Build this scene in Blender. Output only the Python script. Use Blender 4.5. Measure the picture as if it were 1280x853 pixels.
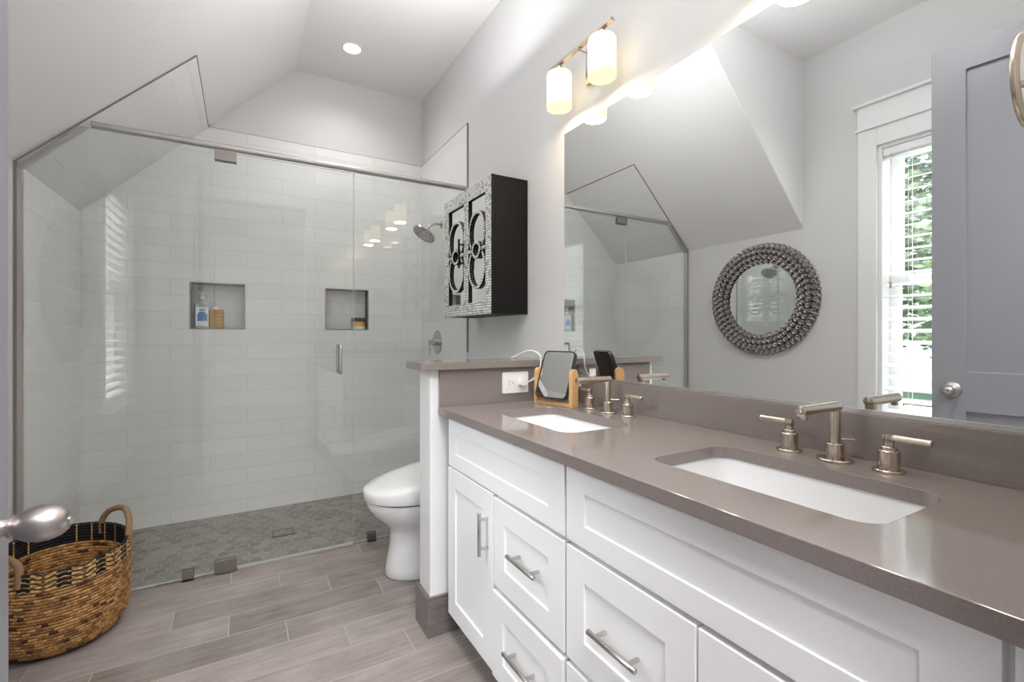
import bpy, bmesh, math, random
from mathutils import Vector, Matrix
random.seed(4)
PI = math.pi
for o in list(bpy.data.objects): bpy.data.objects.remove(o)
scene = bpy.context.scene
COL = scene.collection

# ------------------------------------------------------------------ camera, world, light, exposure
cam = bpy.data.objects.new('camera', bpy.data.cameras.new('camera')); COL.objects.link(cam)
cam.location = (0, 0, 1.14)
cam.rotation_euler = (math.radians(90), 0, math.radians(-29.9385))
cam.data.sensor_width = 36; cam.data.lens = 584.36/1280*36
cam.data.shift_y = -6.65/1280; cam.data.clip_start = .02
scene.camera = cam
vs = scene.view_settings
vs.view_transform = 'Standard'; vs.look = 'None'; vs.gamma = 1; vs.use_curve_mapping = False
vs.exposure = 0.34
SKY_STRENGTH = 1.8
WINDOW_POWER = 780
GARDEN_FILL_POWER = 500
CEILING_FILL_POWER = 9
SLOPE_FILL_POWER = 6.5
HALL_FILL_POWER = 95
ROOM_FILL_POWER = 40
SHOWER_DOWNLIGHT = 15
SHADE_EMIT = 1.2
BULB_POWER = .8
cy = scene.cycles
cy.use_denoising = True
cy.max_bounces = 12; cy.diffuse_bounces = 6; cy.glossy_bounces = 8; cy.transparent_max_bounces = 16; cy.transmission_bounces = 8
cy.sample_clamp_indirect = 4; cy.caustics_reflective = True; cy.blur_glossy = .3; cy.caustics_refractive = False

# room measures (metres, camera eye at x=0 y=0)
XR, XL, YG, YB = 1.205, -.80, 2.632, 3.484
ZT, ZC, ZK, XS, Y1, YW = 2.448, 2.952, 1.845, .314, 1.71, .10
def slope_x(z): return XL + (z-ZK)/(ZC-ZK)*(XS-XL)
WY0, WY1, WZ0, WZ1 = .42, 1.294, .63, 2.243     # window opening on the left wall

def lamp(name, kind, loc, power, color=(1, 1, 1), rot=(0, 0, 0), **kw):
    l = bpy.data.lights.new(name, kind); l.energy = power; l.color = color
    for k, v in kw.items(): setattr(l, k, v)
    o = bpy.data.objects.new(name, l); COL.objects.link(o); o.location = loc; o.rotation_euler = rot
    return o
lamp('window_daylight', 'AREA', (XL-1.9, (WY0+WY1)/2, 3.9), WINDOW_POWER, (.93, .97, 1), (0, math.radians(-42), 0), shape='RECTANGLE', size=2.2, size_y=2.4)
lamp('added_garden_fill', 'AREA', (XL-1.6, (WY0+WY1)/2-.3, -.25), GARDEN_FILL_POWER, (.97, 1, .97), (0, math.radians(-140), 0), shape='RECTANGLE', size=2.2, size_y=3.0)  # added lamp low outside the window, standing in for light off the lawn
lamp('added_uplight', 'AREA', (.55, .95, 2.45), CEILING_FILL_POWER, (.96, .975, 1), (PI, 0, 0), shape='DISK', size=.8)  # added upward lamp with no fixture, brightens the ceiling
lamp('added_uplight', 'AREA', (.80, 1.95, 2.25), SLOPE_FILL_POWER, (.98, .98, 1), (0, PI-math.radians(30), 0), shape='DISK', size=.7)  # second added lamp, tilted up at the slope, nothing built around it
lamp('added_hall_fill', 'AREA', (.1, -.85, 2.93), HALL_FILL_POWER, (.98, .98, 1), (0, 0, 0), shape='SQUARE', size=1.0)  # hall lamp added as fill through the doorway, kept out of view

# ------------------------------------------------------------------ material helpers
def newmat(name):
    m = bpy.data.materials.new(name); m.use_nodes = True
    nt = m.node_tree; nt.nodes.clear()
    out = nt.nodes.new('ShaderNodeOutputMaterial'); b = nt.nodes.new('ShaderNodeBsdfPrincipled')
    nt.links.new(b.outputs[0], out.inputs[0])
    return m, nt, b, out
class G:
    """tiny node maths helper"""
    def __init__(s, nt): s.nt = nt
    def m(s, op, *a, clamp=False):
        n = s.nt.nodes.new('ShaderNodeMath'); n.operation = op; n.use_clamp = clamp
        for i, v in enumerate(a):
            if hasattr(v, 'is_output'): s.nt.links.new(v, n.inputs[i])
            else: n.inputs[i].default_value = v
        return n.outputs[0]
    def xyz(s):
        t = s.nt.nodes.new('ShaderNodeTexCoord'); p = s.nt.nodes.new('ShaderNodeSeparateXYZ')
        s.nt.links.new(t.outputs['Object'], p.inputs[0]); return p.outputs
    def comb(s, x, y, z=0.):
        c = s.nt.nodes.new('ShaderNodeCombineXYZ')
        for i, v in enumerate((x, y, z)):
            if hasattr(v, 'is_output'): s.nt.links.new(v, c.inputs[i])
            else: c.inputs[i].default_value = v
        return c.outputs[0]
    def noise(s, vec=None, scale=5, detail=3, rough=.5):
        n = s.nt.nodes.new('ShaderNodeTexNoise'); n.inputs['Scale'].default_value = scale
        n.inputs['Detail'].default_value = detail; n.inputs['Roughness'].default_value = rough
        if vec is None:
            vec = s.nt.nodes.new('ShaderNodeTexCoord').outputs['Object']
        s.nt.links.new(vec, n.inputs['Vector']); return n.outputs[0]
    def white(s, vec):
        n = s.nt.nodes.new('ShaderNodeTexWhiteNoise'); s.nt.links.new(vec, n.inputs[0]); return n.outputs[0]
    def ramp(s, fac, stops):
        n = s.nt.nodes.new('ShaderNodeValToRGB'); e = n.color_ramp.elements
        while len(e) < len(stops): e.new(.5)
        for el, (p, c) in zip(e, stops): el.position = p; el.color = (*c, 1)
        s.nt.links.new(fac, n.inputs[0]); return n.outputs[0]
    def mix(s, f, a, b):
        n = s.nt.nodes.new('ShaderNodeMix'); n.data_type = 'RGBA'
        for i, v in ((0, f), (6, a), (7, b)):
            if hasattr(v, 'is_output'): s.nt.links.new(v, n.inputs[i])
            else: n.inputs[i].default_value = v if i == 0 else (*v, 1)
        return n.outputs[2]
    def bump(s, h, b, strength=.3, dist=.002):
        n = s.nt.nodes.new('ShaderNodeBump'); n.inputs['Strength'].default_value = strength
        n.inputs['Distance'].default_value = dist
        s.nt.links.new(h, n.inputs['Height']); s.nt.links.new(n.outputs[0], b.inputs['Normal']); return n
    def tiles(s, u, v, w, h, shift, grout):
        """running-bond grid; returns (tile mask, random per tile, row, local u, local v)"""
        row = s.m('FLOOR', s.m('DIVIDE', v, h))
        uu = s.m('DIVIDE', s.m('ADD', u, s.m('MULTIPLY', row, shift*w)), w)
        col = s.m('FLOOR', uu)
        fu = s.m('MULTIPLY', s.m('SUBTRACT', uu, col), w)
        fv = s.m('MULTIPLY', s.m('FRACT', s.m('DIVIDE', v, h)), h)
        du = s.m('MINIMUM', fu, s.m('SUBTRACT', w, fu)); dv = s.m('MINIMUM', fv, s.m('SUBTRACT', h, fv))
        d = s.m('MINIMUM', du, dv)
        mask = s.m('MULTIPLY', s.m('SUBTRACT', d, grout*.5), 1/.0012, clamp=True)
        rnd = s.white(s.comb(col, row))
        return mask, rnd, d
def simple(name, col, rough=.5, metal=0., noise=0., bump=0., nscale=30, **kw):
    m, nt, b, out = newmat(name); g = G(nt)
    b.inputs['Base Color'].default_value = (*col, 1); b.inputs['Roughness'].default_value = rough
    b.inputs['Metallic'].default_value = metal
    n = g.noise(scale=nscale, detail=4)
    c2 = tuple(max(0, c*(1-noise)) for c in col)
    nt.links.new(g.mix(n, tuple(min(1, c*(1+noise*.5)) for c in col), c2), b.inputs['Base Color'])
    if bump: g.bump(n, b, bump, .001)
    for k, v in kw.items(): b.inputs[k].default_value = v
    return m
MT = {}
MT['paint'] = simple('wall_paint', (.65, .645, .64), .75, noise=.01, bump=.03, nscale=300)
MT['ceil'] = simple('ceiling_paint', (.78, .77, .765), .8, noise=.01, bump=.03, nscale=300)
MT['trim'] = simple('white_trim_paint', (.80, .80, .80), .35, noise=.01)
MT['cab'] = simple('white_lacquer', (.85, .85, .86), .32, noise=.01, nscale=8)
MT['toe'] = simple('toe_kick_grey', (.35, .35, .35), .6)  # one even grey, for toe kicks and badge text
MT['door'] = simple('grey_door_paint', (.235, .235, .262), .38, noise=.02, nscale=20)
MT['nickel'] = simple('brushed_nickel', (.60, .53, .45), .24, 1., noise=.06, nscale=60)
MT['steel'] = simple('satin_steel', (.56, .54, .52), .26, 1., noise=.05, nscale=60)
MT['knobm'] = simple('satin_knob_metal', (.42, .39, .38), .36, 1., noise=.05, nscale=40)
MT['darkmetal'] = simple('dark_hinge_metal', (.30, .27, .26), .35, 1.)
MT['alu'] = simple('brushed_aluminium', (.56, .54, .52), .4, 1., noise=.05, nscale=80)
MT['edge'] = simple('metal_tile_edge', (.33, .30, .28), .4, .9)
MT['glassedge'] = simple('polished_glass_edge', (.60, .68, .65), .2)
MT['seal'] = simple('frosted_seal', (.42, .40, .38), .4)
MT['drainsteel'] = simple('dark_drain_steel', (.13, .13, .13), .35, .7)
MT['black'] = simple('black_lacquer', (.006, .0052, .005), .55, noise=.1, nscale=15)
MT['blackplastic'] = simple('black_plastic', (.012, .012, .014), .35)
MT['porcelain'] = simple('white_porcelain', (.76, .76, .77), .08)
MT['seat'] = simple('white_seat_plastic', (.80, .80, .80), .22)
MT['plastic'] = simple('white_plastic', (.82, .81, .79), .35)
MT['bamboo'] = simple('bamboo_wood', (.62, .37, .17), .45, noise=.25, nscale=40)
MT['vinyl'] = simple('white_blind_slats', (.84, .84, .84), .4)
MT['bark'] = simple('tree_bark', (.10, .07, .05), .9, noise=.3)
MT['rope'] = simple('wrapped_raffia', (.30, .18, .09), .8, noise=.45, bump=.6, nscale=90)
MT['amber'] = simple('amber_liquid', (.46, .22, .03), .2, noise=.15)
MT['clear'] = simple('clear_bottle_plastic', (.50, .53, .50), .1, noise=.05)
MT['bluelabel'] = simple('blue_label', (.10, .22, .50), .4)
MT['whitelabel'] = simple('white_label', (.8, .8, .8), .4)
MT['orangelabel'] = simple('orange_label', (.75, .38, .08), .4)
MT['pale'] = simple('pale_cream_label', (.75, .7, .55), .4)
MT['pewter'] = simple('pewter_beads', (.42, .40, .385), .28, 1., noise=.3, nscale=80)
MT['pewterdark'] = simple('dark_pewter_back', (.07, .066, .062), .5, .6)
MT['hallfloor'] = simple('hall_wood_floor', (.25, .17, .11), .4, noise=.3)
MT['grass'] = simple('outdoor_lawn', (.10, .2, .05), .9, noise=.3, nscale=3)

def mk_leaf():
    m, nt, b, out = newmat('leaves'); g = G(nt)
    n = g.noise(scale=6, detail=3)
    nt.links.new(g.ramp(n, [(.3, (.05, .09, .04)), (.55, (.16, .24, .11)), (.75, (.42, .5, .33))]), b.inputs['Base Color'])
    b.inputs['Roughness'].default_value = .6
    return m
MT['leaf'] = mk_leaf()

def mk_quartz():
    m, nt, b, out = newmat('taupe_quartz'); g = G(nt)
    n = g.noise(scale=900, detail=2, rough=.7); n2 = g.noise(scale=5, detail=3)
    c = g.ramp(n, [(.25, (.15, .127, .119)), (.5, (.215, .184, .173)), (.72, (.275, .236, .224)), (.82, (.40, .36, .35))])
    c = g.mix(g.m('MULTIPLY', n2, .25), c, (.23, .197, .185))
    nt.links.new(c, b.inputs['Base Color']); b.inputs['Roughness'].default_value = .085
    b.inputs['IOR'].default_value = 1.55
    return m
MT['quartz'] = mk_quartz()

def mk_subway(name, axis, w=.405, h=.1, off=(0, 0), slope=False):
    m, nt, b, out = newmat(name); g = G(nt); p = g.xyz()
    if slope:   # rows run along Y, stacked up the slope
        v = g.m('MULTIPLY', g.m('SUBTRACT', p[2], ZK), math.hypot(ZC-ZK, XS-XL)/(ZC-ZK)); u = p[1]
    else:
        u = p[axis]; v = p[2]
    mask, rnd, d = g.tiles(g.m('ADD', u, 40+off[0]), g.m('ADD', v, 4+off[1]), w, h, .5, .0020)
    c = g.mix(rnd, (.77, .77, .76), (.81, .81, .80))
    nt.links.new(g.mix(mask, (.62, .62, .61), c), b.inputs['Base Color'])
    nt.links.new(g.m('SUBTRACT', .55, g.m('MULTIPLY', mask, .45)), b.inputs['Roughness'])
    edge = g.m('MULTIPLY', d, 1/.004, clamp=True)
    hgt = g.m('ADD', edge, g.m('MULTIPLY', g.noise(scale=9, detail=1), .25))
    g.bump(hgt, b, .35, .0012)
    return m
MT['tile_back'] = mk_subway('white_subway_tile_back', 0, off=(.07, .016))
MT['tile_side'] = mk_subway('white_subway_tile_side', 1, off=(.1, .016))
MT['tile_slope'] = mk_subway('white_subway_tile_slope', 1, slope=True)

def mk_planks(name='grey_wood_look_tile', vert=False, axis=0):
    m, nt, b, out = newmat(name); g = G(nt); p = g.xyz()
    if vert:
        mask, rnd, d = g.tiles(g.m('ADD', p[axis], 40), g.m('ADD', p[2], 10.0), .588, 10.5, .33, .003)
        u, v = p[axis], p[2]
    else:
        # rows along X; row boundary at y=.0 + k*.1475 with y0=1.633
        mask, rnd, d = g.tiles(g.m('ADD', g.m('SUBTRACT', p[0], .541), .588*60), g.m('SUBTRACT', p[1], 1.633-.1467*21), .588, .1467, 1/3, .0028)
        u, v = p[0], p[1]
    gr = g.noise(g.comb(g.m('ADD', g.m('MULTIPLY', u, 3.), g.m('MULTIPLY', rnd, 30)), g.m('MULTIPLY', v, 26)), 1.6, 5, .62)
    weave = g.noise(g.comb(g.m('MULTIPLY', u, 50), g.m('MULTIPLY', v, 260)), 1.5, 2, .6)
    cloud = g.noise(g.comb(g.m('ADD', u, g.m('MULTIPLY', rnd, 9)), v), 5, 3)
    f = g.m('ADD', g.m('ADD', g.m('MULTIPLY', gr, .45), g.m('MULTIPLY', weave, .22)), g.m('ADD', g.m('MULTIPLY', cloud, .33), g.m('MULTIPLY', g.m('SUBTRACT', rnd, .5), .16)))
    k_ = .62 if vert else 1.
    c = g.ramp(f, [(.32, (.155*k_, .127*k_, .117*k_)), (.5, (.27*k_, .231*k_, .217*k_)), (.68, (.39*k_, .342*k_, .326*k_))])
    nt.links.new(g.mix(mask, (.42, .36, .31), c), b.inputs['Base Color'])
    nt.links.new(g.m('ADD', .26, g.m('MULTIPLY', gr, .16)), b.inputs['Roughness'])
    g.bump(g.m('ADD', mask, g.m('MULTIPLY', weave, .3)), b, .25, .0015)
    return m
MT['plank'] = mk_planks()
MT['plankbase_x'] = mk_planks('grey_tile_base_x', True, 0)
MT['plankbase_y'] = mk_planks('grey_tile_base_y', True, 1)

def mk_hex():
    m, nt, b, out = newmat('grey_hexagon_mosaic'); g = G(nt); p = g.xyz()
    W = .058; H = W*math.sqrt(3)
    X = g.m('ADD', p[0], 10*W); Y = g.m('ADD', p[1], 10*H)
    def cell(ox, oy):
        a = g.m('SUBTRACT', g.m('MULTIPLY', g.m('FRACT', g.m('DIVIDE', g.m('SUBTRACT', X, ox), W)), W), W/2)
        c = g.m('SUBTRACT', g.m('MULTIPLY', g.m('FRACT', g.m('DIVIDE', g.m('SUBTRACT', Y, oy), H)), H), H/2)
        return a, c, g.m('ADD', g.m('MULTIPLY', a, a), g.m('MULTIPLY', c, c))
    a1, c1, d1 = cell(0, 0); a2, c2, d2 = cell(W/2, H/2)
    s = g.m('LESS_THAN', d1, d2)
    def sel(q, r): return g.m('ADD', g.m('MULTIPLY', q, s), g.m('MULTIPLY', r, g.m('SUBTRACT', 1., s)))
    gx, gy = sel(a1, a2), sel(c1, c2)
    ax, ay = g.m('ABSOLUTE', gx), g.m('ABSOLUTE', gy)
    hd = g.m('MAXIMUM', ax, g.m('ADD', g.m('MULTIPLY', ax, .5), g.m('MULTIPLY', ay, .866)))
    mask = g.m('MULTIPLY', g.m('SUBTRACT', W/2-.0014, hd), 1/.0012, clamp=True)
    ix = g.m('ROUND', g.m('MULTIPLY', g.m('SUBTRACT', X, gx), 200)); iy = g.m('ROUND', g.m('MULTIPLY', g.m('SUBTRACT', Y, gy), 200))
    rnd = g.white(g.comb(ix, iy))
    n = g.noise(scale=14, detail=4)
    c = g.ramp(g.m('ADD', g.m('MULTIPLY', rnd, .55), g.m('MULTIPLY', n, .45)), [(.15, (.15, .13, .118)), (.5, (.225, .20, .185)), (.85, (.31, .285, .265))])
    nt.links.new(g.mix(mask, (.36, .33, .30), c), b.inputs['Base Color'])
    b.inputs['Roughness'].default_value = .38
    g.bump(mask, b, .25, .001)
    return m
MT['hex'] = mk_hex()

def mk_mosaic():
    m, nt, b, out = newmat('silver_white_mosaic'); g = G(nt); p = g.xyz()
    mask, rnd, d = g.tiles(g.m('ADD', p[1], 10), g.m('ADD', p[2], 3), .019, .0125, .37, .0012)
    c = g.ramp(rnd, [(.0, (.40, .40, .40)), (.15, (.66, .65, .64)), (.5, (.88, .87, .85)), (1, (.95, .94, .92))])
    nt.links.new(g.mix(mask, (.05, .048, .045), c), b.inputs['Base Color'])
    nt.links.new(g.m('MULTIPLY', mask, .15), b.inputs['Metallic'])
    b.inputs['Roughness'].default_value = .2
    g.bump(g.m('ADD', mask, g.m('MULTIPLY', rnd, .6)), b, .5, .0012)
    return m
MT['mosaic'] = mk_mosaic()
MT['black'].node_tree.nodes['Principled BSDF'].inputs['Specular IOR Level'].default_value = .22

def mk_mirror():
    m, nt, b, out = newmat('mirror_silver')
    b.inputs['Base Color'].default_value = (.87, .885, .88, 1); b.inputs['Metallic'].default_value = 1; b.inputs['Roughness'].default_value = 0
    return m
MT['mirror'] = mk_mirror()

def mk_glass(name, tint):
    m, nt, b, out = newmat(name); g = G(nt)
    nt.nodes.remove(b)
    tr = nt.nodes.new('ShaderNodeBsdfTransparent'); tr.inputs[0].default_value = (*tint, 1)
    gl = nt.nodes.new('ShaderNodeBsdfGlossy'); gl.inputs['Roughness'].default_value = 0; gl.inputs[0].default_value = (1, 1, 1, 1)
    lw = nt.nodes.new('ShaderNodeLayerWeight'); lw.inputs[0].default_value = .5
    f = g.m('ADD', .045, g.m('MULTIPLY', g.m('POWER', lw.outputs['Facing'], 5.), .95), clamp=True)
    mx = nt.nodes.new('ShaderNodeMixShader')
    nt.links.new(f, mx.inputs[0]); nt.links.new(tr.outputs[0], mx.inputs[1]); nt.links.new(gl.outputs[0], mx.inputs[2])
    nt.links.new(mx.outputs[0], out.inputs[0])
    return m
MT['glass'] = mk_glass('shower_glass', (.972, .984, .978))
MT['pane'] = mk_glass('window_glass', (.985, .99, .985))

def mk_emit(name, col, strength):
    m, nt, b, out = newmat(name)
    b.inputs['Base Color'].default_value = (.85, .83, .78, 1); b.inputs['Roughness'].default_value = .3
    b.inputs['Emission Color'].default_value = (*col, 1); b.inputs['Emission Strength'].default_value = strength
    return m
MT['lens'] = mk_emit('downlight_lens', (1, .97, .93), 12)
def mk_opal():
    """opal glass: glows most around the bulb inside it"""
    m, nt, b, out = newmat('opal_glass_shade'); g = G(nt); p = g.xyz()
    b.inputs['Base Color'].default_value = (.42, .39, .31, 1); b.inputs['Roughness'].default_value = .25
    dz = g.m('ABSOLUTE', g.m('DIVIDE', g.m('ADD', p[2], .10), .085))
    f = g.m('SUBTRACT', 1., g.m('POWER', dz, 2.), clamp=True)
    nt.links.new(g.mix(f, (1, .74, .38), (1, .84, .55)), b.inputs['Emission Color'])
    nt.links.new(g.m('MULTIPLY', g.m('ADD', .62, g.m('MULTIPLY', f, .55)), SHADE_EMIT), b.inputs['Emission Strength'])
    return m
MT['opal'] = mk_opal()

def mk_attr(name, rough=.75):
    m, nt, b, out = newmat(name); g = G(nt)
    a = nt.nodes.new('ShaderNodeAttribute'); a.attribute_name = 'Col'
    n = g.noise(scale=120, detail=3)
    mul = nt.nodes.new('ShaderNodeMix'); mul.data_type = 'RGBA'; mul.blend_type = 'MULTIPLY'; mul.inputs[0].default_value = 1
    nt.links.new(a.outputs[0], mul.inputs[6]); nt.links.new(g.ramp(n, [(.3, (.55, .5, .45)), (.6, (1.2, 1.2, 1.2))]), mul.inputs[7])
    nt.links.new(mul.outputs[2], b.inputs['Base Color'])
    b.inputs['Roughness'].default_value = rough
    g.bump(n, b, .5, .002)
    return m
MT['weave'] = mk_attr('woven_seagrass')

# ------------------------------------------------------------------ object helpers
WM = {}
def wm(o):
    if o is None: return Matrix.Identity(4)
    return WM[o.name]
def link(o, parent, world):
    COL.objects.link(o)
    if parent is not None:
        o.parent = parent
        if world: o.matrix_parent_inverse = wm(parent).inverted(); WM[o.name] = Matrix.Identity(4)
        else: WM[o.name] = wm(parent)
    else: WM[o.name] = Matrix.Identity(4)
def obj(name, bm, mat, parent=None, world=True, smooth=None, bevel=0, label=None, segs=2):
    me = bpy.data.meshes.new(name)
    bmesh.ops.recalc_face_normals(bm, faces=bm.faces)
    bm.to_mesh(me); bm.free()
    for m in (mat if isinstance(mat, (list, tuple)) else [mat]): me.materials.append(MT[m])
    o = bpy.data.objects.new(name, me); link(o, parent, world)
    if smooth is not None:
        me.polygons.foreach_set('use_smooth', [True]*len(me.polygons))
        me.set_sharp_from_angle(angle=math.radians(smooth))
    if bevel:
        b = o.modifiers.new('bevel', 'BEVEL'); b.width = bevel; b.segments = segs; b.limit_method = 'ANGLE'; b.angle_limit = math.radians(50)
    if label: o['label'] = label
    return o
def tag(o, label, cat, group=None):
    o['label'] = label; o['category'] = cat
    if group: o['group'] = group
    return o
def thing(name, label, cat, loc=(0, 0, 0), rotz=0, group=None):
    o = bpy.data.objects.new(name, None); COL.objects.link(o); o.empty_display_size = .05
    o.location = loc; o.rotation_euler = (0, 0, rotz)
    WM[o.name] = Matrix.Translation(loc) @ Matrix.Rotation(rotz, 4, 'Z')
    return tag(o, label, cat, group)
def struct(name, bm, mat, parent=None, **kw):
    o = obj(name, bm, mat, parent, **kw)
    if parent is None: o['kind'] = 'structure'
    return o
def copy_tree(o, parent=None):
    c = o.copy(); COL.objects.link(c)
    if parent is not None: c.parent = parent
    WM[c.name] = WM[o.name]
    for ch in o.children: copy_tree(ch, c)
    return c
def B(): return bmesh.new()
def box(bm, x0, x1, y0, y1, z0, z1, mi=0):
    v = [bm.verts.new((x, y, z)) for x in (x0, x1) for y in (y0, y1) for z in (z0, z1)]
    for f in ((0, 1, 3, 2), (4, 6, 7, 5), (0, 4, 5, 1), (2, 3, 7, 6), (0, 2, 6, 4), (1, 5, 7, 3)):
        bm.faces.new([v[i] for i in f]).material_index = mi
    return bm
def bx(*a): return box(B(), *a)
def frame_from(axis):
    a = Vector(axis).normalized(); t = Vector((0, 0, 1)) if abs(a.z) < .9 else Vector((1, 0, 0))
    u = a.cross(t).normalized(); v = a.cross(u).normalized(); return u, v, a
def ring(bm, c, u, v, r, n, r2=None):
    r2 = r if r2 is None else r2
    return [bm.verts.new(Vector(c)+u*(r*math.cos(2*PI*i/n))+v*(r2*math.sin(2*PI*i/n))) for i in range(n)]
def bridge(bm, a, b, mi=0):
    n = len(a)
    for i in range(n): bm.faces.new((a[i], a[(i+1) % n], b[(i+1) % n], b[i])).material_index = mi
def lathe(bm, prof, origin=(0, 0, 0), axis=(0, 0, 1), n=32, mi=0):
    """prof: list of (r, h) along axis, closed by caps when r>0 at the ends"""
    u, v, a = frame_from(axis); o = Vector(origin); prev = None
    for k, (r, h) in enumerate(prof):
        cur = ring(bm, o+a*h, u, v, max(r, 1e-5), n)
        if prev: bridge(bm, prev, cur, mi)
        else: bm.faces.new(cur).material_index = mi
        prev = cur
    bm.faces.new(prev).material_index = mi
    return bm
def cyl(bm, p0, p1, r, n=24, r1=None, mi=0):
    p0, p1 = Vector(p0), Vector(p1)
    return lathe(bm, [(r, 0), (r1 or r, (p1-p0).length)], p0, p1-p0, n, mi)
def tube(bm, pts, r, n=12, closed=False, mi=0):
    pts = [Vector(p) for p in pts]; N = len(pts); prev = None; first = None; u0 = None
    for i in range(N):
        if closed: t = pts[(i+1) % N]-pts[i-1]
        else: t = pts[min(i+1, N-1)]-pts[max(i-1, 0)]
        t.normalize()
        if u0 is None: u0 = frame_from(t)[0]
        u = (u0-t*u0.dot(t)).normalized(); u0 = u; v = t.cross(u)
        rr = r[i] if isinstance(r, (list, tuple)) else r
        cur = ring(bm, pts[i], u, v, rr, n)
        if prev: bridge(bm, prev, cur, mi)
        elif not closed: bm.faces.new(cur)
        else: first = cur
        prev = cur
    if closed: bridge(bm, prev, first, mi)
    else: bm.faces.new(prev)
    return bm
def smoothpath(pts, k=6):
    pts = [Vector(p) for p in pts]; out = []
    P = [pts[0]]+pts+[pts[-1]]
    for i in range(1, len(P)-2):
        for j in range(k):
            t = j/k; a, b, c, d = P[i-1], P[i], P[i+1], P[i+2]
            out.append(.5*((2*b)+(c-a)*t+(2*a-5*b+4*c-d)*t*t+(3*b-a-3*c+d)*t**3))
    out.append(pts[-1]); return out
def rrect(a0, a1, b0, b1, r, n=6):
    out = []
    for cx, cy_, s in ((a1-r, b1-r, 0), (a0+r, b1-r, 1), (a0+r, b0+r, 2), (a1-r, b0+r, 3)):
        for i in range(n+1):
            t = PI/2*(s+i/n); out.append((cx+r*math.cos(t), cy_+r*math.sin(t)))
    return out
def rect(a0, a1, b0, b1): return [(a1, b1), (a0, b1), (a0, b0), (a1, b0)]
def ellipse(ca, cb, ra, rb, n=48): return [(ca+ra*math.cos(2*PI*i/n), cb+rb*math.sin(2*PI*i/n)) for i in range(n)]
MAPS = {'x': lambda a, b, c: (c, a, b), 'y': lambda a, b, c: (a, c, b), 'z': lambda a, b, c: (a, b, c)}
def plate(bm, outer, holes, axis, c0, c1, mi=0, side=None):
    """flat plate with holes, thickness along axis from c0 (front) to c1; side = material index of the edges"""
    f = MAPS[axis]; side = mi if side is None else side
    layers = []
    for c in (c0, c1):
        loops = []; edges = []
        for lp in [outer]+list(holes):
            vs_ = [bm.verts.new(f(a, b, c)) for a, b in lp]
            edges += [bm.edges.new((vs_[i], vs_[(i+1) % len(vs_)])) for i in range(len(vs_))]
            loops.append(vs_)
        r = bmesh.ops.triangle_fill(bm, use_beauty=True, use_dissolve=False, edges=edges)
        for g_ in r['geom']:
            if isinstance(g_, bmesh.types.BMFace): g_.material_index = mi
        layers.append(loops)
    for l0, l1 in zip(*layers):
        bridge(bm, l0, l1, side)
    return bm
def loops_surface(bm, loops, cap_start=False, cap_end=True, mi=0):
    vs_ = [[bm.verts.new(p) for p in lp] for lp in loops]
    for a, b in zip(vs_, vs_[1:]): bridge(bm, a, b, mi)
    if cap_start: bm.faces.new(vs_[0])
    if cap_end: bm.faces.new(vs_[-1])
    return bm
def prism_y(bm, pts_xz, y0, y1): return plate(bm, pts_xz, [], 'y', y0, y1)

# ------------------------------------------------------------------ the setting
struct('floor', bx(-2.2, 2.4, -3.2, YG+.01, -.1, 0), 'plank')
struct('floor_shower', bx(XL-.1, XR+.1, YG+.01, YB+.1, -.1, 0), 'hex')
struct('ceiling', bx(XL-.15, XR+.15, YW-.15, YB+.15, ZC, ZC+.1), 'ceil')
T = .15
struct('wall_left', plate(B(), rect(YW-.12, YB+T, 0, ZC), [rect(WY0, WY1, WZ0, WZ1)], 'x', XL, XL-T), 'paint')
struct('wall_right', bx(XR, XR+T, YW-.12, YB+T, 0, ZC), 'paint')
NL = (-.28, .011, 1.184, 1.470); NR = (.502, .793, 1.184, 1.470)
struct('wall_back', plate(B(), rect(XL, XR, 0, ZC), [rect(*NL), rect(*NR)], 'y', YB+.008, YB+.2), 'paint')
struct('wall_front', plate(B(), [(XR, 0), (XR, ZC), (XL, ZC), (XL, 0), (-.38, 0), (-.38, 2.43), (.56, 2.43), (.56, 0)], [], 'y', YW, YW-.12), 'paint')
# sloped ceiling under the roof, and the upright cheek of the dormer
bm = B(); th = .12
plate(bm, [(XL-.02, ZK-.02), (XS, ZC), (XS-.12, ZC+.06), (XL-.02, ZC+.05)], [], 'y', Y1, YB+.1)
struct('wall_slope', bm, 'ceil')
# tile cladding in the shower
o = struct('wall_back_tile', plate(B(), [(XL, 0), (XR, 0), (XR, ZT), (slope_x(ZT), ZT), (XL, ZK)], [rect(*NL), rect(*NR)], 'y', YB, YB+.008), 'tile_back')
struct('wall_left_tile', bx(XL, XL+.006, YG, YB, 0, ZK+.004), 'tile_side')
struct('wall_right_tile', bx(XR-.008, XR, YG, YB, 0, ZT), 'tile_side')
nx, nz = Vector((ZC-ZK, -(XS-XL))).normalized()*.008
struct('wall_slope_tile', prism_y(B(), [(XL, ZK), (slope_x(ZT), ZT), (slope_x(ZT)+nx, ZT+nz), (XL+nx, ZK+nz)], YG, YB), 'tile_slope')
# niches in the back wall
k = 0
for N in (NL, NR):
    bm = B(); a0, a1, b0, b1 = N; d0, d1 = YB+.008, YB+.095
    box(bm, a0, a1, d1, d1+.02, b0, b1)
    box(bm, a0-.006, a0, d0, d1, b0, b1); box(bm, a1, a1+.006, d0, d1, b0, b1)
    box(bm, a0, a1, d0, d1, b0-.006, b0); box(bm, a0, a1, d0, d1, b1, b1+.006)
    struct('wall_niche_%s' % ('left', 'right')[k], bm, 'tile_back')
    bm = B(); plate(bm, rect(a0-.004, a1+.004, b0-.004, b1+.004), [rect(a0+.003, a1-.003, b0+.003, b1-.003)], 'y', YB-.002, YB+.012)
    struct('trim_%d' % (k+1), bm, 'edge'); k += 1
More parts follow.
